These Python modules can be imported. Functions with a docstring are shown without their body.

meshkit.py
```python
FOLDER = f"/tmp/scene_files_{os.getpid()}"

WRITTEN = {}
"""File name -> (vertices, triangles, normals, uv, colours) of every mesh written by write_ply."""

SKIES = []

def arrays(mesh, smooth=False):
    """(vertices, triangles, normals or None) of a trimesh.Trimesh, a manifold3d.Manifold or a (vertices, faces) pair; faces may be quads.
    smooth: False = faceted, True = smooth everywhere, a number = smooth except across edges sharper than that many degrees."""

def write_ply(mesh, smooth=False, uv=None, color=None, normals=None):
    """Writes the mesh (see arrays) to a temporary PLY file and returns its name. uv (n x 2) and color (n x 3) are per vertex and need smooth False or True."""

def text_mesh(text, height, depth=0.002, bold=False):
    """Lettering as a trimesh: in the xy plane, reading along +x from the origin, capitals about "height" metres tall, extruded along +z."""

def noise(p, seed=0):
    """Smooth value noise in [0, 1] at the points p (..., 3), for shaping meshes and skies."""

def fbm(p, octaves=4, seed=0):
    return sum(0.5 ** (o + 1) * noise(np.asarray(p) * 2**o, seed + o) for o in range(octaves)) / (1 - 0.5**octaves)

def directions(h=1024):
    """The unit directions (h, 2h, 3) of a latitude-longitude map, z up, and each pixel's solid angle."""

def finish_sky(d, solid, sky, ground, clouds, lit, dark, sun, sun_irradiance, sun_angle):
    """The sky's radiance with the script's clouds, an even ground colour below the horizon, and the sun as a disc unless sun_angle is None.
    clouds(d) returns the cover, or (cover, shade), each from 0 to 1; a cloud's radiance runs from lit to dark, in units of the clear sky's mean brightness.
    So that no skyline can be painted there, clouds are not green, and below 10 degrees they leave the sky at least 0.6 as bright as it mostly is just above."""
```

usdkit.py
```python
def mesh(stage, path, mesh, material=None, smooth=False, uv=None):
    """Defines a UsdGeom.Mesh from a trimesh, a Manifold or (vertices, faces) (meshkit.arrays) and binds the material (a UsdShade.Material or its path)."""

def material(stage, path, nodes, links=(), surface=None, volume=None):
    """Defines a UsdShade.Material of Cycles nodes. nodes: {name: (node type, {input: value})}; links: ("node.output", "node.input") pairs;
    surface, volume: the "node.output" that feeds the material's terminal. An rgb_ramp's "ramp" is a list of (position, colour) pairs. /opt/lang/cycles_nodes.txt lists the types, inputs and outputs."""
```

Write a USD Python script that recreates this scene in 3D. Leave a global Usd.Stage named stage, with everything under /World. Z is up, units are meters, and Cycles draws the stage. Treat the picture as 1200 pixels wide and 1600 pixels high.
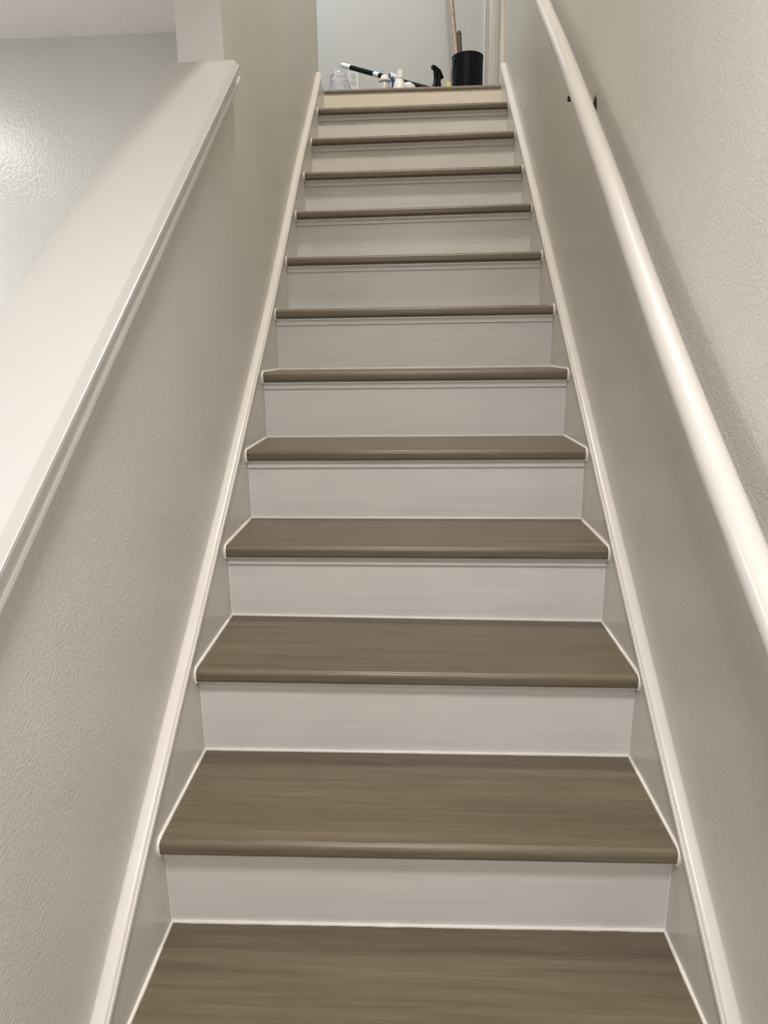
import math, random
import numpy as np, trimesh, usdkit, meshkit
import manifold3d as m3
from shapely.geometry import Polygon
from pxr import Usd, UsdGeom, UsdLux, UsdShade, Gf, Sdf

stage = Usd.Stage.CreateInMemory()
UsdGeom.SetStageUpAxis(stage, UsdGeom.Tokens.z)
UsdGeom.SetStageMetersPerUnit(stage, 1.0)
UsdGeom.Xform.Define(stage, '/World')
UsdGeom.Scope.Define(stage, '/World/Looks')
rng = random.Random(7)

# ------------------------------------------------------------------ camera (fitted to the photograph, 1200x1600)
FPX, PPX, PPY = 1022.88, -7.607, -7.199
CAM = np.array([0.4437, -0.7411, 1.0037])
RIGHT, UP, FWD = np.array([[0.99847, 0.0535, -0.01395], [0.0011, 0.2318, 0.9728], [-0.0552, 0.9713, -0.2313]])
FWD = FWD / np.linalg.norm(FWD)
RIGHT = RIGHT - FWD * (RIGHT @ FWD); RIGHT /= np.linalg.norm(RIGHT)
UP = np.cross(RIGHT, FWD)
cam = UsdGeom.Camera.Define(stage, '/World/camera')
mat = np.eye(4); mat[0, :3], mat[1, :3], mat[2, :3], mat[3, :3] = RIGHT, UP, -FWD, CAM
cam.AddTransformOp().Set(Gf.Matrix4d(*mat.ravel().tolist()))
cam.CreateHorizontalApertureAttr(36.0)
cam.CreateVerticalApertureAttr(48.0)
cam.CreateFocalLengthAttr(FPX * 36.0 / 1200)
cam.CreateHorizontalApertureOffsetAttr(-PPX * 36.0 / 1200)
cam.CreateVerticalApertureOffsetAttr(PPY * 36.0 / 1200)
cam.CreateClippingRangeAttr(Gf.Vec2f(0.02, 100))
cam.CreateExposureAttr(0.35)

# ------------------------------------------------------------------ lights: the lamps of the house
def disk_light(name, loc, radius, color, intensity, rot=(0, 0, 0)):
    l = UsdLux.DiskLight.Define(stage, '/World/' + name)
    l.CreateRadiusAttr(radius); l.CreateColorAttr(Gf.Vec3f(*color)); l.CreateIntensityAttr(intensity)
    l.AddTranslateOp().Set(Gf.Vec3d(*loc)); l.AddRotateXYZOp().Set(Gf.Vec3f(*rot))
    return l
disk_light('stairwell_lamp_light', (0.47, 0.96, 4.60), 0.17, (1.0, 0.91, 0.79), 150)
for i, (lx, ly, q) in enumerate([(0.42, -0.70, 74), (0.30, -2.9, 60), (-1.6, -3.0, 60)]):
    disk_light('lower_hall_lamp_light_%d' % i, (lx, ly, 1.955), 0.15, (1.0, 0.968, 0.935), q)
for i, (lx, ly, q) in enumerate([(-1.50, 0.70, 20), (-2.9, 0.75, 128)]):
    disk_light('side_room_lamp_light_%d' % i, (lx, ly, 1.955), 0.2, (1.0, 0.97, 0.94), q)
disk_light('landing_lamp_light', (-0.55, 3.25, 4.60), 0.16, (0.88, 0.95, 1.0), 90)

# ------------------------------------------------------------------ helpers
_used = {}
def numbered(parent, name):
    key = parent + '/' + name
    n = _used.get(key, 0); _used[key] = n + 1
    return key if n == 0 else '%s_%03d' % (key, n)
def tag(prim, label=None, cat=None, group=None, kind=None):
    p = prim.GetPrim() if hasattr(prim, 'GetPrim') else prim
    for k, v in (('label', label), ('category', cat), ('group', group), ('kind', kind)):
        if v: p.SetCustomDataByKey(k, v)
    return prim
def path_of(p):
    return '/World' if p is None else (p if isinstance(p, str) else str(p.GetPath()))
def obj(name, mesh, material, parent=None, smooth=35):
    pth = numbered(path_of(parent), name)
    if isinstance(mesh, list): mesh = trimesh.util.concatenate(mesh)
    base = ORIGIN.get(path_of(parent))
    if base is not None:
        mesh = mesh.copy(); mesh.apply_translation(-np.array(base))
    return usdkit.mesh(stage, pth, mesh, M[material], smooth=smooth).GetPrim()
ORIGIN = {}
def thing(name, label, cat, loc=(0, 0, 0), group=None, kind=None):
    pth = numbered('/World', name)
    x = UsdGeom.Xform.Define(stage, pth); x.AddTranslateOp().Set(Gf.Vec3d(*map(float, loc)))
    ORIGIN[pth] = loc
    tag(x.GetPrim(), label, cat, group, kind)
    return x.GetPrim()
def struct(name, mesh, material, label, cat, smooth=35):
    p = obj(name, mesh, material, None, smooth)
    return tag(p, label, cat, None, 'structure')

def at(px, py, y):                 # where the line of sight of a photo pixel meets the vertical plane Y = y
    d = (px - 600 - PPX) / FPX * RIGHT - (py - 800 - PPY) / FPX * UP + FWD
    return CAM + d * (y - CAM[1]) / d[1]

def tm(v, f): return trimesh.Trimesh(np.asarray(v, float), np.asarray(f, int), process=False)
def box(x0, x1, y0, y1, z0, z1):
    b = trimesh.creation.box((x1 - x0, y1 - y0, z1 - z0)); b.apply_translation(((x0 + x1) / 2, (y0 + y1) / 2, (z0 + z1) / 2)); return b
def extrude_x(poly, x0, x1):       # polygon of (y, z) points, pushed from x0 to x1
    e = trimesh.creation.extrude_polygon(Polygon(poly), 1.0, engine='earcut')
    v = np.array(e.vertices)
    return tm(np.stack([x0 + v[:, 2] * (x1 - x0), v[:, 0], v[:, 1]], 1), e.faces)
def extrude_z(poly, z0, z1):
    e = trimesh.creation.extrude_polygon(poly if isinstance(poly, Polygon) else Polygon(poly), z1 - z0, engine='earcut'); e.apply_translation((0, 0, z0)); return e
def loft(rings, cap=True):         # rings: (n, m, 3) closed profiles
    rings = np.asarray(rings, float); n, m_, _ = rings.shape
    v = rings.reshape(-1, 3); f = []
    for i in range(n - 1):
        for j in range(m_):
            a, b = i * m_ + j, i * m_ + (j + 1) % m_; c, d = a + m_, b + m_
            f += [(a, b, d), (a, d, c)]
    if cap:
        v = np.vstack([v, rings[0].mean(0), rings[-1].mean(0)]); c0, c1 = n * m_, n * m_ + 1
        for j in range(m_):
            f += [(c0, (j + 1) % m_, j), (c1, (n - 1) * m_ + j, (n - 1) * m_ + (j + 1) % m_)]
    t_ = tm(v, f); t_.fix_normals(); return t_
def tube(pts, radius, sides=10):
    pts = np.asarray(pts, float); n = len(pts); r = np.broadcast_to(np.asarray(radius, float), n)
    tg = np.gradient(pts, axis=0); tg /= np.linalg.norm(tg, axis=1, keepdims=True)
    ref = np.array([0, 0, 1.0]) if abs(tg[0][2]) < .9 else np.array([1.0, 0, 0])
    a = np.cross(tg[0], ref); a /= np.linalg.norm(a); rings = []
    th = np.arange(sides) / sides * 2 * np.pi
    for i in range(n):
        a = a - tg[i] * (a @ tg[i]); a /= np.linalg.norm(a); b = np.cross(tg[i], a)
        rings.append(pts[i] + r[i] * (np.cos(th)[:, None] * a + np.sin(th)[:, None] * b))
    return loft(rings)
def lathe(profile, loc=(0, 0, 0), sides=40, squash=1.0):
    th = np.arange(sides) / sides * 2 * np.pi
    rings = [[(r * math.cos(t_), r * squash * math.sin(t_), z) for t_ in th] for r, z in profile]
    m_ = loft(rings); m_.apply_translation(loc); return m_
def hull(spheres, seg=16):
    s = [m3.Manifold.sphere(r, seg).translate((float(x), float(y), float(z))) for x, y, z, r in spheres]
    mm = m3.Manifold.batch_hull(s).to_mesh()
    return tm(mm.vert_properties[:, :3], mm.tri_verts)
def dense(pts, step):              # resample a polyline
    pts = np.asarray(pts, float); out = [pts[0]]
    for a, b in zip(pts[:-1], pts[1:]):
        n = max(1, int(math.ceil(np.linalg.norm(b - a) / step)))
        out += [a + (b - a) * (i + 1) / n for i in range(n)]
    return np.array(out)

# ------------------------------------------------------------------ materials
M = {}
def mk(name, nodes, links, surface='p.BSDF'):
    M[name] = usdkit.material(stage, '/World/Looks/' + name, nodes, links, surface=surface)
def plain(name, color, rough=0.4, **kw):
    mk(name, {'p': ('principled_bsdf', dict(base_color=color, roughness=rough, **kw))}, [])
def wall_paint(name, color, rough=0.42, scale=190, strength=0.62, dist=0.0018, tone=0.05):
    c = np.array(color)
    mk(name, {'g': ('geometry', {}), 'n': ('noise_texture', {'scale': scale, 'detail': 2.0, 'roughness': 0.55}),
              'n2': ('noise_texture', {'scale': 1.7, 'detail': 3.0}),
              'r': ('rgb_ramp', {'ramp': [(0.3, tuple(c * (1 - tone))), (0.7, tuple(c * (1 + tone)))]}),
              'm': ('map_range', {'from_min': 0.3, 'from_max': 0.7, 'to_min': rough - .05, 'to_max': rough + .05}),
              'b': ('bump', {'strength': strength, 'distance': dist}), 'p': ('principled_bsdf', {})},
       [('g.position', 'n.vector'), ('g.position', 'n2.vector'), ('n2.fac', 'r.fac'), ('r.color', 'p.base_color'),
        ('n2.fac', 'm.value'), ('m.result', 'p.roughness'), ('n.fac', 'b.height'), ('b.normal', 'p.normal')])
def brushed_paint(name, color, rough=0.25, stretch=(2.5, 60, 60), tone=0.06, strength=0.25, dist=0.0008):
    c = np.array(color)
    mk(name, {'g': ('geometry', {}), 'mp': ('mapping', {'scale': stretch}), 'n': ('noise_texture', {'scale': 1.0, 'detail': 5.0, 'roughness': 0.62}),
              'n2': ('noise_texture', {'scale': 5.0, 'detail': 3.0}), 'mx': ('math', {'math_type': 'multiply_add', 'value2': 0.6}),
              'h': ('math', {'math_type': 'multiply', 'value2': 0.4}),
              'r': ('rgb_ramp', {'ramp': [(0.33, tuple(c * (1 - tone))), (0.66, tuple(c * (1 + tone * .5)))]}),
              'b': ('bump', {'strength': strength, 'distance': dist}), 'p': ('principled_bsdf', {'roughness': rough})},
       [('g.position', 'mp.vector'), ('mp.vector', 'n.vector'), ('g.position', 'n2.vector'), ('n2.fac', 'h.value1'), ('n.fac', 'mx.value1'),
        ('h.value', 'mx.value3'), ('mx.value', 'r.fac'), ('r.color', 'p.base_color'), ('n.fac', 'b.height'), ('b.normal', 'p.normal')])
WALL = (0.65, 0.635, 0.59)
wall_paint('wall_paint', WALL)
wall_paint('hall_paint', (0.545, 0.548, 0.548), 0.5, strength=0.3)
wall_paint('room_paint', (0.66, 0.672, 0.68), 0.25, scale=120, strength=0.5)
wall_paint('ceiling_paint', (0.82, 0.83, 0.84), 0.7, scale=90, strength=0.6, dist=0.003)
plain('end_paint', (0.68, 0.675, 0.675), 0.4)
brushed_paint('trim_paint', (0.70, 0.672, 0.65), 0.22, (14, 14, 14), 0.03, 0.25, 0.0015)
brushed_paint('cap_paint', (0.515, 0.503, 0.498), 0.24, (3, 3, 3), 0.012, 0.1, 0.0006)
brushed_paint('rail_paint', (0.62, 0.598, 0.58), 0.2, (3, 3, 3), 0.012, 0.1, 0.0006)
brushed_paint('skirt_paint', (0.68, 0.66, 0.625), 0.30, (8, 8, 8), 0.05, 0.2, 0.001)
brushed_paint('riser_paint', (0.73, 0.715, 0.70), 0.33, (2.2, 60, 70), 0.075, 0.3, 0.001)
brushed_paint('cream_paint', (0.78, 0.71, 0.63), 0.4, (4, 40, 40), 0.02, 0.1, 0.0005)
plain('caulk_white', (0.83, 0.80, 0.76), 0.3)
# weathered grey-brown stain with long streaks along the tread, a few darker nail specks and pale flecks
mk('tread_stain', {
    'g': ('geometry', {}), 'mp': ('mapping', {'scale': (1.7, 42, 42)}), 'n': ('noise_texture', {'scale': 1.0, 'detail': 6.0, 'roughness': 0.6, 'distortion': 0.3}),
    'mp2': ('mapping', {'scale': (6, 230, 230)}), 'f': ('noise_texture', {'scale': 1.0, 'detail': 3.0, 'roughness': 0.6}),
    'r': ('rgb_ramp', {'ramp': [(0.25, (0.108, 0.084, 0.057)), (0.45, (0.138, 0.109, 0.075)), (0.60, (0.157, 0.126, 0.086)), (0.8, (0.205, 0.170, 0.118))]}),
    'fr': ('rgb_ramp', {'ramp': [(0.3, (0.86, 0.86, 0.86)), (0.7, (1.1, 1.1, 1.1))]}),
    'mul': ('mix', {'mix_type': 'multiply', 'fac': 1.0}),
    'v': ('voronoi_texture', {'scale': 24.0}), 'vs': ('math', {'math_type': 'less_than', 'value2': 0.03}),
    'w': ('white_noise_texture', {}), 'ws': ('math', {'math_type': 'greater_than', 'value2': 0.72}), 'spk': ('math', {'math_type': 'multiply'}),
    'wr': ('rgb_ramp', {'ramp': [(0.84, (0.035, 0.028, 0.02)), (0.86, (0.55, 0.50, 0.42))]}),
    'mx': ('mix', {'mix_type': 'mix'}),
    'bf': ('math', {'math_type': 'add'}), 'b': ('bump', {'strength': 0.25, 'distance': 0.0012}),
    'ro': ('map_range', {'from_min': 0.3, 'from_max': 0.7, 'to_min': 0.30, 'to_max': 0.46}),
    'p': ('principled_bsdf', {})},
   [('g.position', 'mp.vector'), ('mp.vector', 'n.vector'), ('g.position', 'mp2.vector'), ('mp2.vector', 'f.vector'), ('n.fac', 'r.fac'), ('f.fac', 'fr.fac'),
    ('r.color', 'mul.color1'), ('fr.color', 'mul.color2'), ('g.position', 'v.vector'), ('v.distance', 'vs.value1'), ('v.position', 'w.vector'),
    ('w.value', 'ws.value1'), ('vs.value', 'spk.value1'), ('ws.value', 'spk.value2'), ('w.value', 'wr.fac'),
    ('mul.color', 'mx.color1'), ('wr.color', 'mx.color2'), ('spk.value', 'mx.fac'), ('mx.color', 'p.base_color'),
    ('n.fac', 'bf.value1'), ('f.fac', 'bf.value2'), ('bf.value', 'b.height'), ('b.normal', 'p.normal'), ('n.fac', 'ro.value'), ('ro.result', 'p.roughness')])
plain('floor_wood', (0.20, 0.155, 0.11), 0.4)
wall_paint('carpet', (0.48, 0.44, 0.39), 0.9, 300, 0.8, 0.004)
plain('edge_wood', (0.235, 0.20, 0.155), 0.5)
plain('bronze', (0.012, 0.011, 0.011), 0.45, metallic=0.3)
plain('can_black', (0.0025, 0.0035, 0.007), 0.22, specular_ior_level=0.2)
plain('wire', (0.35, 0.35, 0.34), 0.3, metallic=0.9)
mk('pole_wood', {'g': ('geometry', {}), 'mp': ('mapping', {'scale': (90, 90, 8)}), 'n': ('noise_texture', {'scale': 1.0, 'detail': 4.0}),
                 'r': ('rgb_ramp', {'ramp': [(0.3, (0.30, 0.205, 0.14)), (0.7, (0.46, 0.345, 0.245))]}), 'p': ('principled_bsdf', {'roughness': 0.5})},
   [('g.position', 'mp.vector'), ('mp.vector', 'n.vector'), ('n.fac', 'r.fac'), ('r.color', 'p.base_color')])
mk('brush_wood', {'g': ('geometry', {}), 'mp': ('mapping', {'scale': (60, 60, 30)}), 'n': ('noise_texture', {'scale': 1.0, 'detail': 4.0}),
                  'r': ('rgb_ramp', {'ramp': [(0.35, (0.018, 0.010, 0.007)), (0.65, (0.085, 0.047, 0.031))]}), 'p': ('principled_bsdf', {'roughness': 0.45})},
   [('g.position', 'mp.vector'), ('mp.vector', 'n.vector'), ('n.fac', 'r.fac'), ('r.color', 'p.base_color')])
plain('pole_green', (0.002, 0.013, 0.007), 0.65, specular_ior_level=0.1)
plain('plastic_white', (0.86, 0.87, 0.89), 0.3)
plain('plastic_cream', (0.85, 0.84, 0.81), 0.35)
plain('plastic_grey', (0.55, 0.56, 0.57), 0.3)
plain('plastic_clear_blue', (0.62, 0.68, 0.76), 0.25, transmission_weight=0.3)
plain('plastic_blue', (0.015, 0.065, 0.38), 0.3)
plain('plastic_black', (0.004, 0.004, 0.005), 0.5, specular_ior_level=0.25)
plain('slot_dark', (0.03, 0.03, 0.03), 0.6)
plain('outlet_plate', (0.70, 0.70, 0.71), 0.35)
plain('sponge_yellow', (0.78, 0.66, 0.22), 0.8)
plain('cloth_white', (0.74, 0.77, 0.82), 0.8)
plain('lamp_white', (0.8, 0.8, 0.8), 0.5)
wall_paint('bright_paint', (0.74, 0.72, 0.68), 0.6)
mk('bag_film', {'t': ('transparent_bsdf', {'color': (0.96, 0.96, 0.99)}), 'd': ('translucent_bsdf', {'color': (0.95, 0.95, 0.98)}), 'e': ('diffuse_bsdf', {'color': (0.95, 0.95, 0.98)}),
                'dd': ('mix_closure', {'fac': 0.5}), 'a': ('mix_closure', {'fac': 0.50}), 'g': ('glossy_bsdf', {'roughness': 0.18}), 'fr': ('fresnel', {'IOR': 1.3}),
                'm': ('mix_closure', {})},
   [('d.BSDF', 'dd.closure1'), ('e.BSDF', 'dd.closure2'), ('t.BSDF', 'a.closure1'), ('dd.closure', 'a.closure2'), ('fr.fac', 'm.fac'), ('a.closure', 'm.closure1'), ('g.BSDF', 'm.closure2')], 'm.closure')

# ------------------------------------------------------------------ the flight's measures (metres; tread 0 top is about z = 0)
T, TH, OV, W, A1, B1 = 0.23844, 0.0283, 0.029, 0.8857, -0.0017, -0.0071
ZK = [-0.00136, 0.18983, 0.38684, 0.5685, 0.75697, 0.95015, 1.13914, 1.32663, 1.51987, 1.7105, 1.90392, 2.09712, 2.2719]
ZR = [0.00076, -0.00273, -0.00676, -0.00059, 0.00065, -0.00134, -0.00047, 0.00048, 0.00522, 0.00196, 0.00427, 0.00103, -0.003]
YD = [0.0, -0.0138, -0.00863, 0.00987, 0.0119, 0.0128, 0.00349, -0.00104, -0.00469, -0.00597, -0.00413, -0.00633, 0.00653]
YR = [0.0, 0.01503, 0.00968, -0.00507, -0.00871, -0.0058, -0.00639, -0.00331, -0.00215, -0.00079, -0.00114, 0.00126, 0.00481]
def zz(k, u): return (ZK[k] + ZR[k] * u / W) if k >= 0 else k * 0.19
def yy(k, u): return k * T + ((YD[k] + YR[k] * u / W) if k >= 0 else 0.0)
def xw(x, y): return x + A1 * y * (1 - x / W) + B1 * y * (x / W)      # the stairwell narrows very slightly upwards
def warp(mesh):
    v = np.array(mesh.vertices); v[:, 0] = xw(v[:, 0], v[:, 1]); return tm(v, mesh.faces)
FLOOR, LOWCEIL, UPPER, TOPCEIL = -0.57, 1.99, 2.2640, 4.67
XL, XR = -0.022, W + 0.022
YBACK, YFAR, YCOL = 3.70, 1.57, 1.06
CAPM = 0.770
def capz(y): return 0.892 + y * CAPM

# ------------------------------------------------------------------ the setting
KNEE_TOP = lambda y: capz(y) - 0.030
left = [(-1.25, FLOOR), (2.845, FLOOR), (2.845, TOPCEIL), (-0.5, TOPCEIL), (-0.5, LOWCEIL), (YCOL, LOWCEIL), (YCOL, KNEE_TOP(YCOL)), (-1.25, KNEE_TOP(-1.25))]
wl = thing('wall_left', 'sage grey textured stair wall, low and sloping beside the white cap, full height beyond it', 'wall', kind='structure')
obj('wall_body', warp(extrude_x(left, XL - 0.116, XL)), 'wall_paint', wl)
obj('wall_end', warp(box(XL - 0.1165, XL - 0.001, YCOL - 0.004, YCOL + 0.002, KNEE_TOP(YCOL), LOWCEIL)), 'end_paint', wl)
tag(stage.GetPrimAtPath('/World/wall_left/wall_end'), 'pale end face of the full-height wall above the cap')
struct('wall_right', warp(box(XR, XR + 0.11, -4.0, 3.0, FLOOR, TOPCEIL)), 'wall_paint', 'long sage grey textured wall behind the white handrail', 'wall')
struct('wall_back', box(-1.6, 1.7, YBACK, YBACK + 0.1, UPPER - 0.3, TOPCEIL), 'hall_paint', 'pale grey wall at the top of the stairs behind the cleaning supplies', 'wall')
struct('wall_far', box(-3.6, XL - 0.117, YFAR, YFAR + 0.1, FLOOR, LOWCEIL), 'room_paint', 'glossy pale wall of the side room seen past the white ledge', 'wall')
struct('wall_side', box(-3.7, -3.6, -4.1, YFAR, FLOOR, LOWCEIL), 'bright_paint', 'outer wall of the side room, out of view to the left', 'wall')
struct('wall_rear', box(-3.6, XR + 0.11, -4.1, -4.0, FLOOR, LOWCEIL), 'bright_paint', 'wall behind the photographer', 'wall')
struct('wall_upper', box(XL, XR, -0.6, -0.5, LOWCEIL, TOPCEIL), 'hall_paint', 'upper floor wall over the near end of the stairwell', 'wall')
struct('wall_hall', [box(-1.7, -1.6, 2.73, YBACK + .1, UPPER - .3, TOPCEIL), box(-1.7, XL - 0.117, 2.73, 2.83, UPPER - .3, TOPCEIL), box(1.7, 1.8, 2.9, YBACK + .1, UPPER - .3, TOPCEIL), box(XR + 0.111, 1.7, 2.9, 3.0, UPPER - .3, TOPCEIL)], 'hall_paint', 'walls closing both ends of the upper landing', 'wall')
struct('floor', box(-3.6, XR + .11, -4.0, YFAR, FLOOR - .05, FLOOR), 'carpet', 'lower floor at the foot of the stairs', 'floor')
struct('floor_001', box(-1.6, 1.7, yy(12, 0) + 0.014, YBACK, UPPER - 0.06, UPPER), 'floor_wood', 'upper landing floor that the cleaning supplies stand on', 'floor')
struct('ceiling', [box(-3.6, XL - 0.117, -4.0, YFAR, LOWCEIL, LOWCEIL + .08), box(XL - 0.117, XR, -4.0, -0.6, LOWCEIL, LOWCEIL + .08)], 'ceiling_paint', 'textured pale ceiling of the side room, top left of the picture', 'ceiling')
struct('ceiling_001', box(-1.7, 1.8, -0.6, YBACK + .1, TOPCEIL, TOPCEIL + .08), 'ceiling_paint', 'upper ceiling high over the stairwell', 'ceiling')
# thin white trim on the right wall's end
a, b = 0.8722, 0.8868
struct('trim_1', box(a, b + 0.005, 2.985, 3.02, 2.28, TOPCEIL), 'cream_paint', 'narrow cream corner strip standing above the end of the right skirt board', 'trim')
# fluted door casing on the back wall
prof = [(0.8530, 0), (0.8530, .017), (0.8555, .020), (0.8585, .020), (0.861, .014), (0.878, .013), (0.8795, .0105), (0.8815, .0105), (0.883, .013), (0.899, .014), (0.9005, .0115), (0.9025, .0115), (0.904, .0145), (0.916, .015), (0.918, .0115), (0.9205, .0115), (0.923, .0145), (0.936, .013), (0.940, .008), (0.955, .008), (0.955, 0)]
struct('trim_2', extrude_z([(x + 0.0, YBACK - d) for x, d in prof], UPPER, TOPCEIL - 0.3), 'trim_paint', 'white fluted door casing beside the black can', 'trim')

# ------------------------------------------------------------------ the staircase
st = thing('staircase', 'straight flight of stairs with grey-brown stained treads, white risers and white skirt boards', 'staircase')
def smooth_noise(p, amp, seed=0): return (meshkit.fbm(np.asarray(p), 3, seed) - 0.5) * 2 * amp
def tread_ring(k, u, seed):
    y0, yb, z = yy(k, u) - OV, yy(k + 1, u) + 0.010, zz(k, u)
    r1, r2 = 0.0115, 0.0085
    w1 = float(smooth_noise((u * 7.0, k * 3.1, .5), 0.0007, seed)); w2 = float(smooth_noise((u * 11.0, k * 2.3, 9.5), 0.0007, seed + 3))
    y0 += w1
    pts = [(yb, z), (yb - 0.05, z), ((yb + y0) / 2, z)]
    for a in np.linspace(0, math.pi / 2, 7): pts.append((y0 + r1 - r1 * math.sin(a), z - r1 + r1 * math.cos(a)))
    for a in np.linspace(0, math.pi / 2, 6): pts.append((y0 + r2 - r2 * math.cos(a), z - TH + w2 + r2 - r2 * math.sin(a)))
    pts += [(yy(k, u) - 0.001, z - TH), (yb, z - TH)]
    return [(xw(u, y), y, z_) for y, z_ in pts]
us = np.linspace(0.001, W - 0.001, 41)
for k in range(-2, 12):
    obj('tread', loft([tread_ring(k, u, 11 * (k + 3)) for u in us]), 'tread_stain', st, 40)
def riser_ring(k, u):
    y, z0, z1 = yy(k, u), zz(k - 1, u) - 0.004, zz(k, u) - (TH if k < 12 else 0.0213)
    if k == -2: z0 = FLOOR
    return [(xw(u, y), y, z1), (xw(u, y), y, z0), (xw(u, y), y + 0.009, z0), (xw(u, y), y + 0.009, z1)]
for k in range(-2, 13):
    p = obj('riser', loft([riser_ring(k, u) for u in (0, W / 2, W)]), 'cream_paint' if k == 12 else 'riser_paint', st, 20)
    if k == 12: tag(p, 'topmost riser, plain cream')
def mold_ring(k, u):
    y, z = yy(k, u), zz(k, u) - TH
    prof = [(0.0, -.0005), (-0.0165, -.0005), (-0.0165, -0.0055), (-0.0145, -0.0062), (-0.0100, -0.0085), (-0.0078, -0.0125), (-0.0072, -0.0140), (-0.0088, -0.0146), (-0.0088, -0.0205), (0.0, -0.0225)]
    return [(xw(u, y + a), y + a, z + b) for a, b in prof]
for k in range(-2, 12):
    obj('scotia_molding', loft([mold_ring(k, u) for u in (0.0005, W / 2, W - 0.0005)]), 'riser_paint', st, 25)
def caulk(k):
    pts = []
    def P(u, y, z): return (xw(u, y), y, z)
    e = 0.0005
    yf = yy(k, 0) - OV
    L = [P(e, yf + 0.006, zz(k, 0) - TH - 0.001), P(e, yf, zz(k, 0) - TH * .55), P(e, yf + 0.004, zz(k, 0) - 0.004), P(e, yf + 0.013, zz(k, 0)), P(e, yy(k + 1, 0) - 0.002, zz(k, 0) + 0.001)]
    yf = yy(k, W) - OV; e2 = W - e
    R = [P(e2, yf + 0.006, zz(k, W) - TH - 0.001), P(e2, yf, zz(k, W) - TH * .55), P(e2, yf + 0.004, zz(k, W) - 0.004), P(e2, yf + 0.013, zz(k, W)), P(e2, yy(k + 1, W) - 0.002, zz(k, W) + 0.001)]
    seg = []
    for line, rad in ((L, 0.0042), (R, 0.0042), ([L[-1], R[-1]], 0.0038)):
        d = dense(line, 0.012)
        seg.append(tube(d, rad + smooth_noise(d * 45, 0.0011, k + 5), 8))
    # the brushed paint line where the riser above meets the skirt boards
    for u in (0.0, W):
        d = dense([P(u, yy(k + 1, u) - 0.0005, zz(k, u)), P(u, yy(k + 1, u) - 0.0005, zz(k + 1, u) - TH - .02)], 0.015)
        seg.append(tube(d, 0.0018 + smooth_noise(d * 60, 0.0008, k + 9), 6))
    return seg
for k in range(-2, 12):
    obj('caulk_bead', caulk(k), 'caulk_white', st, 60)
# landing edge board
def nose_ring(u):
    y, z = yy(12, u), zz(12, u); t_ = 0.0213
    z0, z1 = z - 0.0066, z - t_
    pts = [(y + 0.03, z0), (y - 0.005, z0), (y - 0.0085, z0 - 0.003), (y - 0.0095, z0 - 0.007), (y - 0.0090, z1 + 0.002), (y - 0.0075, z1), (y + 0.03, z1)]
    return [(xw(u, a), a, b) for a, b in pts]
p = obj('landing_nosing', loft([nose_ring(u) for u in np.linspace(0.004, W - 0.004, 21)]), 'edge_wood', st)
tag(p, 'thin worn light brown edge board of the landing')
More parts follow.
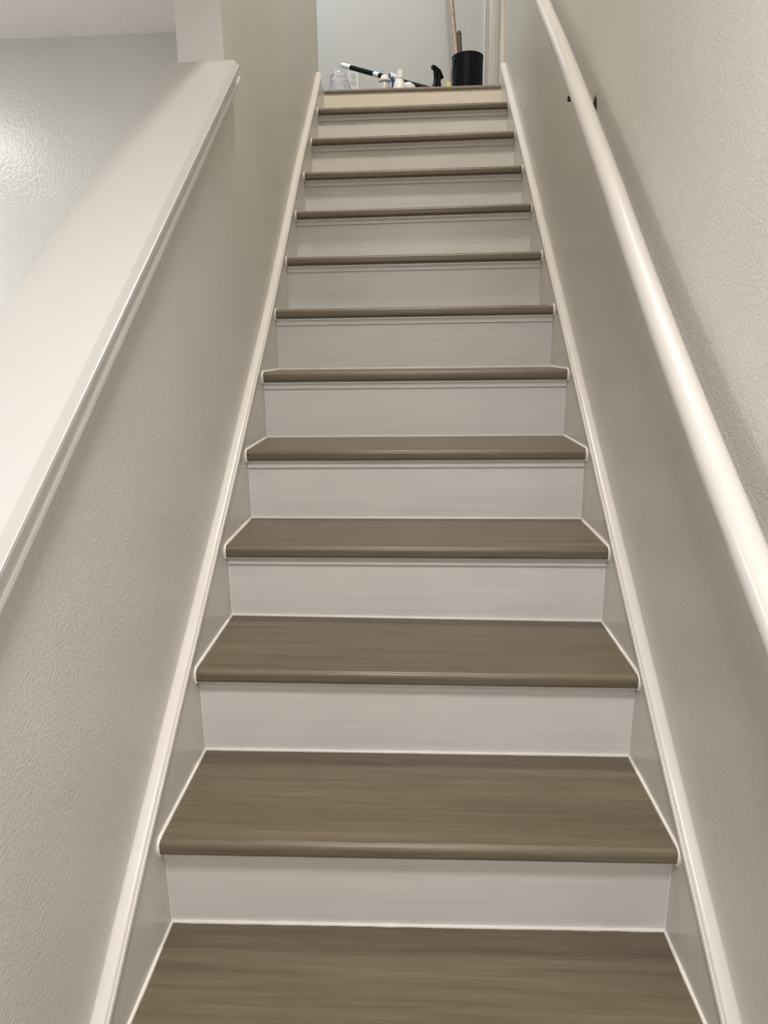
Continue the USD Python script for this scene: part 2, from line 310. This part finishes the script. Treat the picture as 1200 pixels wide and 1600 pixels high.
# skirt boards follow the slope on both walls
SL = [(-0.74, -0.495), (-0.026, 0.0767), (0.1405, 0.2095), (0.3273, 0.3520), (0.7517, 0.6700), (1.3624, 1.1440), (2.1039, 1.7755), (2.5855, 2.1600), (2.7500, 2.3030)]
SR = [(-0.72, -0.520), (0.0199, 0.0680), (0.3461, 0.3275), (0.7605, 0.6620), (1.3285, 1.1235), (2.1097, 1.7540), (2.9000, 2.3690)]
for side, S in ((0, SL), (1, SR)):
    S = np.array(S)
    low = [(y, max(FLOOR, z - 0.36)) for y, z in S]
    top = [(y, z - 0.006) for y, z in S]
    end = [(top[-1][0] + .003, 2.266), (2.884, 2.266), (2.884, 1.95)] if side == 0 else [(top[-1][0] + .002, low[-1][1] + .1)]
    poly = top + end + low[:-1][::-1]
    x0, x1 = (XL, 0.0) if side == 0 else (W, XR)
    sk = obj('skirt_board', warp(extrude_x(poly, x0, x1)), 'skirt_paint', st, 20)
    # rounded cap strip, proud of the board by 2 mm, with a fine groove
    rings = []
    dd = dense(np.array([(0, y, z) for y, z in S]), 0.06)
    tg = np.gradient(dd, axis=0); tg /= np.linalg.norm(tg, axis=1, keepdims=True)
    for q, t_ in zip(dd, tg):
        nrm = np.array([0, -t_[2], t_[1]])
        ring = []
        wig = float(smooth_noise((q[1] * 9, side * 7.0, 0.2), 0.0008))
        for a, h in ((-.0045, -.012), (-.0045, -.008), (-.003, -.0060), (-.0010, -.0058), (0.0, -.003), (.0025, -.0008), (.006, 0.0), (.014, .0), (.0195, -.0008), (.0228, -.0035), (.0236, -.009), (.0236, -.012)):
            x = -(a - wig) if side == 0 else W + a - wig
            pt = q + nrm * (h + wig * .4); pt[0] = xw(x, pt[1]); ring.append(pt)
        rings.append(ring)
    obj('cap_strip', loft(rings), 'trim_paint', sk, 40)

# ------------------------------------------------------------------ sloping ledge on the low wall
cp = thing('ledge_cap', 'wide white sloping ledge board capping the low wall on the left', 'ledge')
sl = np.array([0, 1, CAPM]) / math.hypot(1, CAPM); nr = np.array([0, -CAPM, 1]) / math.hypot(1, CAPM)
def swept(profile, ya, yb_):
    rings = []
    for y in np.linspace(ya, yb_, 25):
        q = np.array([0, y, capz(y)]); rings.append([[xw(a, q[1]), *(q + nr * h)[1:]] for a, h in profile])
    return loft(rings)
top_prof = [(-0.167, -0.007), (-0.165, -0.002), (-0.161, 0.0), (0.0, 0.0), (0.0022, -0.0006), (0.0040, -0.0022), (0.0088, -0.0092), (0.0112, -0.0118), (0.0125, -0.0124), (0.0127, -0.0168), (-0.167, -0.0168)]
obj('cap_board', swept(top_prof, -1.25, YCOL - 0.003), 'cap_paint', cp, 22)
for x0, sgn in ((XL, 1), (XL - 0.116, -1)):
    q = lambda d, h: (x0 + sgn * d, h)
    pr = [q(0, -0.0170), q(0.0225, -0.0170), q(0.0225, -0.0430), q(0.0240, -0.0440), q(0.0255, -0.0465), q(0.0255, -0.0520), q(0.0235, -0.0565), q(0.0190, -0.0588), q(0, -0.0595)]
    obj('bed_molding', swept(pr, -1.25, YCOL + (0.020 if sgn > 0 else -0.003)), 'trim_paint', cp, 22)

# ------------------------------------------------------------------ handrail
hr = thing('handrail', 'round glossy white handrail running up the right wall on a dark bracket', 'handrail')
rp = [(-0.6, 0.264), (-0.3, 0.496), (0.0913, 0.7985), (0.1825, 0.8680), (0.2864, 0.9495), (0.4109, 1.0490), (0.5541, 1.1675), (0.7227, 1.3115), (0.9479, 1.4975), (1.2402, 1.7370), (1.6881, 2.087), (2.2, 2.483), (2.75, 2.910)]
from scipy.interpolate import PchipInterpolator
fz = PchipInterpolator([q[0] for q in rp], [q[1] for q in rp])
ys = np.linspace(-0.6, 2.75, 70)
RAILX, RAILR = 0.848, 0.0217
rail_pts = [(RAILX, y, float(fz(y))) for y in ys]
r_ = np.full(len(ys), RAILR)
obj('rail', tube(rail_pts, r_, 32), 'rail_paint', hr, 50)
def bracket(y):
    zr = float(fz(y)); xwall = xw(XR, y); zp = zr - 0.050
    b = obj('bracket', [tube([(RAILX - .003, y, zr - RAILR + .003), (RAILX - .004, y, zr - RAILR - .004), (RAILX - .006, y, zr - RAILR - .006), (RAILX + .006, y, zr - RAILR - .012), (RAILX + .025, y, zp + .006), (xwall - 0.004, y, zp)], [.006, .006, .0055, .0055, .005, .006], 12),
                        hull([(RAILX - .016, y, zr - RAILR - .0035, .0035), (RAILX - .016, y, zr - RAILR - .011, .0035), (RAILX - .006, y, zr - RAILR - .006, .005)], 12)], 'bronze', hr, 40)
    th = np.arange(20) / 20 * 2 * np.pi
    rings = [[(xwall - d, y + s * .011 * math.cos(t_), zp + s * .027 * math.sin(t_)) for t_ in th] for d, s in ((-.003, 1), (.002, 1), (.004, .86), (.005, .6))]
    obj('wall_plate', loft(rings), 'bronze', b, 40)
for y in (-0.45, 1.13, 2.55): bracket(y)

# ------------------------------------------------------------------ things left on the landing
FZ = UPPER
def sc(y): return (y - CAM[1]) * 1.0 / FPX / 1.07       # metres per pixel, near the top of the picture
# gallon can
cy = 3.035; c = np.array([0.7105, cy]); R = 0.0795; ztop = 2.4495
can = thing('paint_can', 'glossy black gallon can with a wire handle, a brown brush handle sticking out', 'can', (c[0], c[1], FZ))
obj('body', lathe([(R - .004, FZ), (R, FZ + .004), (R, FZ + .008), (R - .001, FZ + .010), (R - .001, ztop - .010), (R + .0006, ztop - .007), (R + .0006, ztop - .002), (R - .002, ztop), (R - .008, ztop - .001), (R - .009, ztop - .006), (R - .006, ztop - .010), (R - .004, ztop - .02), (R - .004, FZ + .006), (0.002, FZ + .006)], (c[0], c[1], 0), 56), 'can_black', can, 30)
ear = []
for s in (-1, 1):
    a = math.radians(215 if s < 0 else 35)
    ear.append((c[0] + R * math.cos(a), c[1] + R * math.sin(a), ztop - .030))
    e_ = hull([(ear[-1][0], ear[-1][1], ear[-1][2], .007), (ear[-1][0] + .003 * math.cos(a), ear[-1][1] + .003 * math.sin(a), ear[-1][2], .006)], 12)
    obj('ear', e_, 'can_black', can)
# wire bail hanging down in front
e0, e1 = np.array(ear[0]), np.array(ear[1])
mid = (e0 + e1) / 2; half = (e1 - e0) / 2; hl = np.linalg.norm(half)
fr = np.array([-math.sin(math.radians(35)), math.cos(math.radians(35)), 0])   # hanging on the left side
bail = []
for a in np.linspace(0, math.pi, 33):
    out = fr * (R + .011) * math.sin(a) + np.array([0, 0, -1]) * 0.115 * math.sin(a)
    bail.append(mid - half * math.cos(a) * (1 + .09 * math.sin(a)) + out)
obj('bail', tube(bail, 0.0014, 6), 'wire', can)
# brush standing in the can, only its drilled handle shows
h0, h1 = np.array([0.683, 3.045, 2.36]), at(716.8, 47, 3.075)
br = thing('paintbrush', 'dark brown wooden brush handle with a hanging hole, standing in the black can', 'brush', tuple(h0))
ax = (h1 - h0) / np.linalg.norm(h1 - h0)
L_ = np.linalg.norm(h1 - h0)
side = np.cross(ax, [0, 1, 0]); side /= np.linalg.norm(side); thk = np.cross(side, ax)
th = np.arange(24) / 24 * 2 * np.pi
rings = []
for s in np.linspace(0, 1, 26):
    d = s * L_
    w = 0.0125 - 0.0022 * math.sin(math.pi * min(1, max(0, (s - .35) / .6)))
    if s > .93: w *= math.sqrt(max(0.02, 1 - ((s - .93) / .07) ** 2))
    rings.append([h0 + ax * d + side * w * math.cos(t_) + thk * 0.0065 * math.sin(t_) * min(1, w / .006) for t_ in th])
hb = loft(rings)
man = m3.Manifold(m3.Mesh(np.asarray(hb.vertices, np.float32), np.asarray(hb.faces, np.uint32)))
hole_c = h0 + ax * (L_ - 0.022)
hc = tube([hole_c - thk * .03, hole_c, hole_c + thk * .03], .0042, 14)
hm = m3.Manifold(m3.Mesh(np.asarray(hc.vertices, np.float32), np.asarray(hc.faces, np.uint32)))
try:
    g = man - hm; mm = g.to_mesh()
    hb2 = tm(mm.vert_properties[:, :3], mm.tri_verts) if len(mm.tri_verts) > 50 else hb
except Exception:
    hb2 = hb
obj('handle', hb2, 'brush_wood', br, 40)
fer = [[h0 + ax * d + side * 0.020 * math.cos(t_) + thk * .0095 * math.sin(t_) for t_ in th] for d in (-0.03, -.028, 0.008, .010)]
obj('ferrule', loft(fer), 'wire', br)
brs = [[h0 - ax * d + side * w * math.cos(t_) + thk * tk * math.sin(t_) for t_ in th] for d, w, tk in ((.028, .019, .009), (.05, .021, .009), (.0655, .0215, .007))]
obj('bristles', loft(brs), 'plastic_black', br)
# wooden pole leaning on the back wall
p0, p1 = at(712.6, 82, 3.30), at(705.3, 0, 3.40)
dr = (p1 - p0) / (p1[2] - p0[2])
pb = p0 + dr * (FZ + .012 - p0[2]); s_ = (YBACK - .014 - p0[1]) / dr[1]; pt = p0 + dr * s_
wp = thing('wooden_pole', 'bare wooden pole leaning on the back wall behind the black can', 'pole', tuple(pb))
dd_ = (pt - pb) / np.linalg.norm(pt - pb)
obj('shaft', tube([pb, pb + dd_ * .02, (pb + pt) / 2, pt - dd_ * .006, pt], [.0125, .0125, .0125, .0125, .009], 20), 'pole_wood', wp, 50)
obj('end_ferrule', tube([pb - dd_ * .002, pb + dd_ * .05], [.0135, .0135], 20), 'wire', wp, 50)
# dark green extension pole lying aslant, its white tip against the wall
g0, g1 = at(533.5, 101.5, 3.60), at(659, 136, 3.03)
dr = (g1 - g0) / np.linalg.norm(g1 - g0); gl = (FZ + .0135 - g0[2]) / dr[2]
gp = thing('extension_pole', 'dark green extension pole with a white tip and white band, aslant by the back wall', 'pole', tuple(g0 + dr * gl))
def along(px, y0=3.6):              # distance along the pole for a photo column
    best = min(np.linspace(0, gl, 1200), key=lambda s: abs(px_of(g0 + dr * s) - px)); return best
def px_of(P):
    d = P - CAM; return 600 + PPX + FPX * (d @ RIGHT) / (d @ FWD)
s1, s2, s3 = along(547), along(585), along(593)
obj('shaft', tube([g0 + dr * s1, g0 + dr * gl], .0122, 20), 'pole_green', gp, 50)
obj('tip', tube([g0, g0 + dr * .006, g0 + dr * .02, g0 + dr * (s1 + .012)], [.009, .0115, .0135, .0135], 20), 'plastic_white', gp, 50)
obj('tip_screw', tube([g0 - dr * .012, g0 + dr * .002], [.005, .005], 12), 'wire', gp, 50)
obj('band', tube([g0 + dr * s2, g0 + dr * (s2 + .004), g0 + dr * (s3 - .004), g0 + dr * s3], [.0126, .0132, .0132, .0126], 20), 'plastic_white', gp, 50)
# outlet on the back wall
oc = at(552.5, 124, YBACK)
ow = thing('wall_outlet', 'double electrical outlet with a pale cover plate, low on the back wall', 'outlet', (oc[0], YBACK, oc[2]))
pw, ph = 0.035, 0.0575
obj('cover_plate', loft([[(oc[0] + sx * (pw - i), YBACK - d, oc[2] + sz * (ph - i)) for sx, sz in ((-1, -1), (1, -1), (1, 1), (-1, 1))] for d, i in ((-.001, 0), (.003, 0), (.0055, .003))]), 'outlet_plate', ow, 20)
th = np.arange(28) / 28 * 2 * np.pi
for s in (1, -1):
    zc = oc[2] + s * 0.0195
    rc = obj('receptacle', loft([[(oc[0] + .0165 * math.cos(t_), YBACK - d, zc + max(-.0125, min(.0125, .0165 * math.sin(t_)))) for t_ in th] for d in (.004, .0072)]), 'plastic_grey', ow, 20)
    for dx in (-.0062, .0062):
        obj('slot', box(oc[0] + dx - .0012, oc[0] + dx + .0012, YBACK - .0078, YBACK - .006, zc - .002, zc + .007), 'slot_dark', rc)
    obj('slot', lathe([(.0024, 0), (.0024, .0018)], (0, 0, 0), 12).apply_transform(trimesh.transformations.rotation_matrix(math.pi / 2, (1, 0, 0))).apply_translation((oc[0], YBACK - .006, zc - .0075)), 'slot_dark', rc)
obj('screw', hull([(oc[0], YBACK - .005, oc[2], .0028), (oc[0], YBACK - .0062, oc[2], .002)], 10), 'wire', ow)

# clear plastic bag
by = 3.32
b0, b1, bt = at(513, 136, by), at(551, 136, by), at(528, 110.5, by)
bc = np.array([(b0[0] + b1[0]) / 2, by, FZ]); bw = (b1[0] - b0[0]) / 2; bh = bt[2] - FZ
ico = trimesh.creation.icosphere(5); v = np.array(ico.vertices)
h = (v[:, 2] + 1) / 2
n1 = meshkit.fbm(v * 2.6 + 5, 4, 3) - .5; n2 = np.abs(meshkit.fbm(v * 5.0 + 9, 3, 8) - .5)
rad = 1 + .42 * n1 - .38 * n2
lean = np.where(v[:, 2] > .2, (v[:, 2] - .2) * -.22, 0)
sq = np.sign(v[:, :2]) * np.abs(v[:, :2]) ** .8
vv = np.stack([bc[0] + bw * (sq[:, 0] * rad * (1 - .18 * h) + lean), bc[1] + bw * .8 * sq[:, 1] * rad, bc[2] + .002 + bh * np.clip(h * (1 + .12 * n1), 0, 1.04)], 1)
bag = thing('plastic_bag', 'crumpled clear plastic bag standing in front of the outlet', 'bag', tuple(bc))
obj('film', tm(vv, ico.faces), 'bag_film', bag, True)
# folded contents seen through the film
cv = v * .5; cvn = 1 + .5 * (meshkit.fbm(v * 4, 3, 21) - .5)
obj('contents', tm(np.stack([bc[0] + bw * .62 * v[:, 0] * cvn, bc[1] + bw * .5 * v[:, 1] * cvn, bc[2] + .006 + bh * .34 * (1 + v[:, 2] * cvn * .9)], 1), ico.faces), 'cloth_white', bag, True)

# small bottles, each built where it stands
def bottle(name, label, px, y, prof_px, body_mat, half_px):
    pass
# 1: white jug with a broad domed cap
y = 3.15; k = (y - CAM[1]) / FPX * 0.945
base = at(600.5, 137, y); cx = base[0]
def zpx(py, y): return at(600, py, y)[2]
j = thing('domed_bottle', 'white bottle with a broad rounded cream cap, left of the blue trigger sprayer', 'bottle', (cx, y, FZ))
zs = zpx(129.5, y)
obj('body', lathe([(.030, FZ), (.034, FZ + .004), (.034, zs - .055), (.033, zs - .035), (.029, zs - .012), (.0235, zs), (.021, zs + .004), (.0205, zs + .01)], (cx, y, 0), 40), 'plastic_grey', j, 40)
zc = zpx(127.5, y); zt = zpx(117.5, y)
obj('cap', lathe([(.020, zc - .002), (.031, zc - .002), (.0335, zc + .003), (.0315, zc + (zt - zc) * .28), (.0225, zc + (zt - zc) * .42), (.0215, zc + (zt - zc) * .70), (.018, zc + (zt - zc) * .90), (.010, zt - .0015), (.001, zt)], (cx + .003, y, 0), 40), 'plastic_cream', j, 50)
# 2: spray bottle with a blue trigger
def sprayer(name, label, cx, y, z_head_top, size, turn, mats, bodyprof):
    t_ = thing(name, label, 'spray bottle', (cx, y, FZ))
    zb = z_head_top - size * 1.0
    obj('body', lathe([(r, FZ + (zb - FZ) * h_) for r, h_ in bodyprof], (cx, y, 0), 40, .78), mats[0], t_, 40)
    obj('collar', lathe([(.0135 * size / .09, zb - .002), (.0150 * size / .09, zb), (.0150 * size / .09, zb + .17 * size), (.012 * size / .09, zb + .2 * size)], (cx, y, 0), 24), mats[1], t_, 30)
    q = size; ca, sa = math.cos(turn), math.sin(turn)
    def G(a, w, b): return (cx + a * ca - w * sa, y + a * sa + w * ca, zb + b)      # a forward, w sideways, b up
    def body_hull(pts): return hull([(*G(a * q, w * q, b * q), r * q) for a, w, b, r in pts], 14)
    head = obj('sprayer_head', [body_hull([(0, -.06, .2, .10), (0, .06, .2, .10), (-.02, -.05, .62, .10), (-.02, .05, .62, .10)]),
                                body_hull([(-.26, -.05, .52, .07), (-.26, .05, .52, .07), (.0, -.05, .72, .12), (.0, .05, .72, .12), (.27, 0, .88, .085), (.27, 0, .78, .085)])], mats[2], t_, 45)
    obj('nozzle', tube([G(.28 * q, 0, .84 * q), G(.33 * q, 0, .84 * q), G(.335 * q, 0, .84 * q), G(.40 * q, 0, .84 * q)], [.08 * q, .08 * q, .115 * q, .105 * q], 8), mats[3], t_, 20)
    tr = [(.20, .72), (.19, .55), (.17, .40), (.20, .22), (.27, .06), (.31, -.04)]
    obj('trigger', [hull([(*G(a * q, w * q, b * q), .055 * q) for a, b in (p_, n_) for w in (-.055, .055)], 10) for p_, n_ in zip(tr[:-1], tr[1:])], mats[3], t_, 45)
    return t_
y = 3.045
P = at(618.5, 112.5, y)
BODY = [(.026, 0), (.030, .02), (.030, .55), (.027, .68), (.022, .84), (.0145, .95), (.013, 1.0)]
sprayer('spray_bottle', 'white spray bottle with a blue trigger, between the two white bottles', P[0], y, P[2], 0.091, math.pi + .12, ['plastic_white', 'plastic_white', 'plastic_white', 'plastic_blue'], BODY)
# 3: white squeeze bottle with a tall narrow cap
y = 2.958; cx = at(624, 137, y)[0]
b = thing('squeeze_bottle', 'white bottle with a tall narrow cap, just right of the blue trigger', 'bottle', (cx, y, FZ))
z1, z2, z3 = zpx(124.5, y), zpx(122.5, y), zpx(110.5, y)
obj('body', lathe([(.029, FZ), (.033, FZ + .004), (.034, FZ + .02), (.0335, z1 - .050), (.031, z1 - .036), (.0235, z1 - .012), (.0185, z1 - .002), (.017, z1)], (cx, y, 0), 40), 'plastic_cream', b, 40)
obj('collar', lathe([(.017, z1 - .001), (.0205, z1), (.0205, z2), (.016, z2 + .002)], (cx + .002, y, 0), 32), 'plastic_white', b, 30)
obj('cap', lathe([(.0155, z2), (.0155, z2 + .01), (.0140, z3 - .006), (.0125, z3 - .001), (.010, z3), (.001, z3)], (cx + .004, y, 0), 32), 'plastic_white', b, 30)
# 4: sprayer with a black head
y = 3.33; P = at(684.5, 102.5, y)
sprayer('spray_bottle', 'clear spray bottle with a black trigger head, left of the black can', P[0], y, P[2], 0.108, math.pi + .75, ['plastic_clear_blue', 'plastic_black', 'plastic_black', 'plastic_black'],
        [(.030, 0), (.034, .02), (.034, .62), (.030, .80), (.024, .92), (.0195, 1.0)])
# 5: folded white rag
y = 3.02; l, r, t_ = at(628.5, 136, y), at(650.5, 136, y), at(637, 128.5, y)
rc = np.array([(l[0] + r[0]) / 2, y, FZ]); ico4 = trimesh.creation.icosphere(4); v = np.array(ico4.vertices)
n = 1 + .16 * (meshkit.fbm(v * 2.2 + 3, 3, 17) - .5)
rag = thing('rag', 'small bundled white rag on the landing edge, right of the white bottles', 'rag', tuple(rc))
hgt = t_[2] - FZ
obj('cloth', tm(np.stack([rc[0] + (r[0] - l[0]) / 2 * np.sign(v[:, 0]) * np.abs(v[:, 0]) ** .75 * n, rc[1] + .024 * v[:, 1] * n, FZ + .001 + hgt * np.clip((np.sign(v[:, 2]) * np.abs(v[:, 2]) ** .7 + 1) / 2, 0, 1) * (1 - .18 * (v[:, 0] > 0) * v[:, 0]) * n / 1.02], 1), ico4.faces), 'cloth_white', rag, True)
# 6: yellow sponge
y = 3.02; sp0, sp1, sp2 = at(696, 134, y), at(705.5, 134, y), at(702, 130.8, y)
s = thing('sponge', 'small yellow sponge between the black sprayer and the black can', 'sponge', ((sp0[0] + sp1[0]) / 2 - .012, y + .01, FZ))
x0_, x1_ = sp0[0] + .001, c[0] - R - .003
hs = sp2[2] - FZ
sm = hull([(x_, y_, z_, .006) for x_ in (x0_ + .006, x1_ - .008) for y_ in (y - .035, y + .02) for z_ in (FZ + .0062, FZ + hs - .010)] + [((x0_ + 2 * x1_) / 3, y - .01, FZ + hs - .006, .006)], 12)
obj('foam', sm, 'sponge_yellow', s)
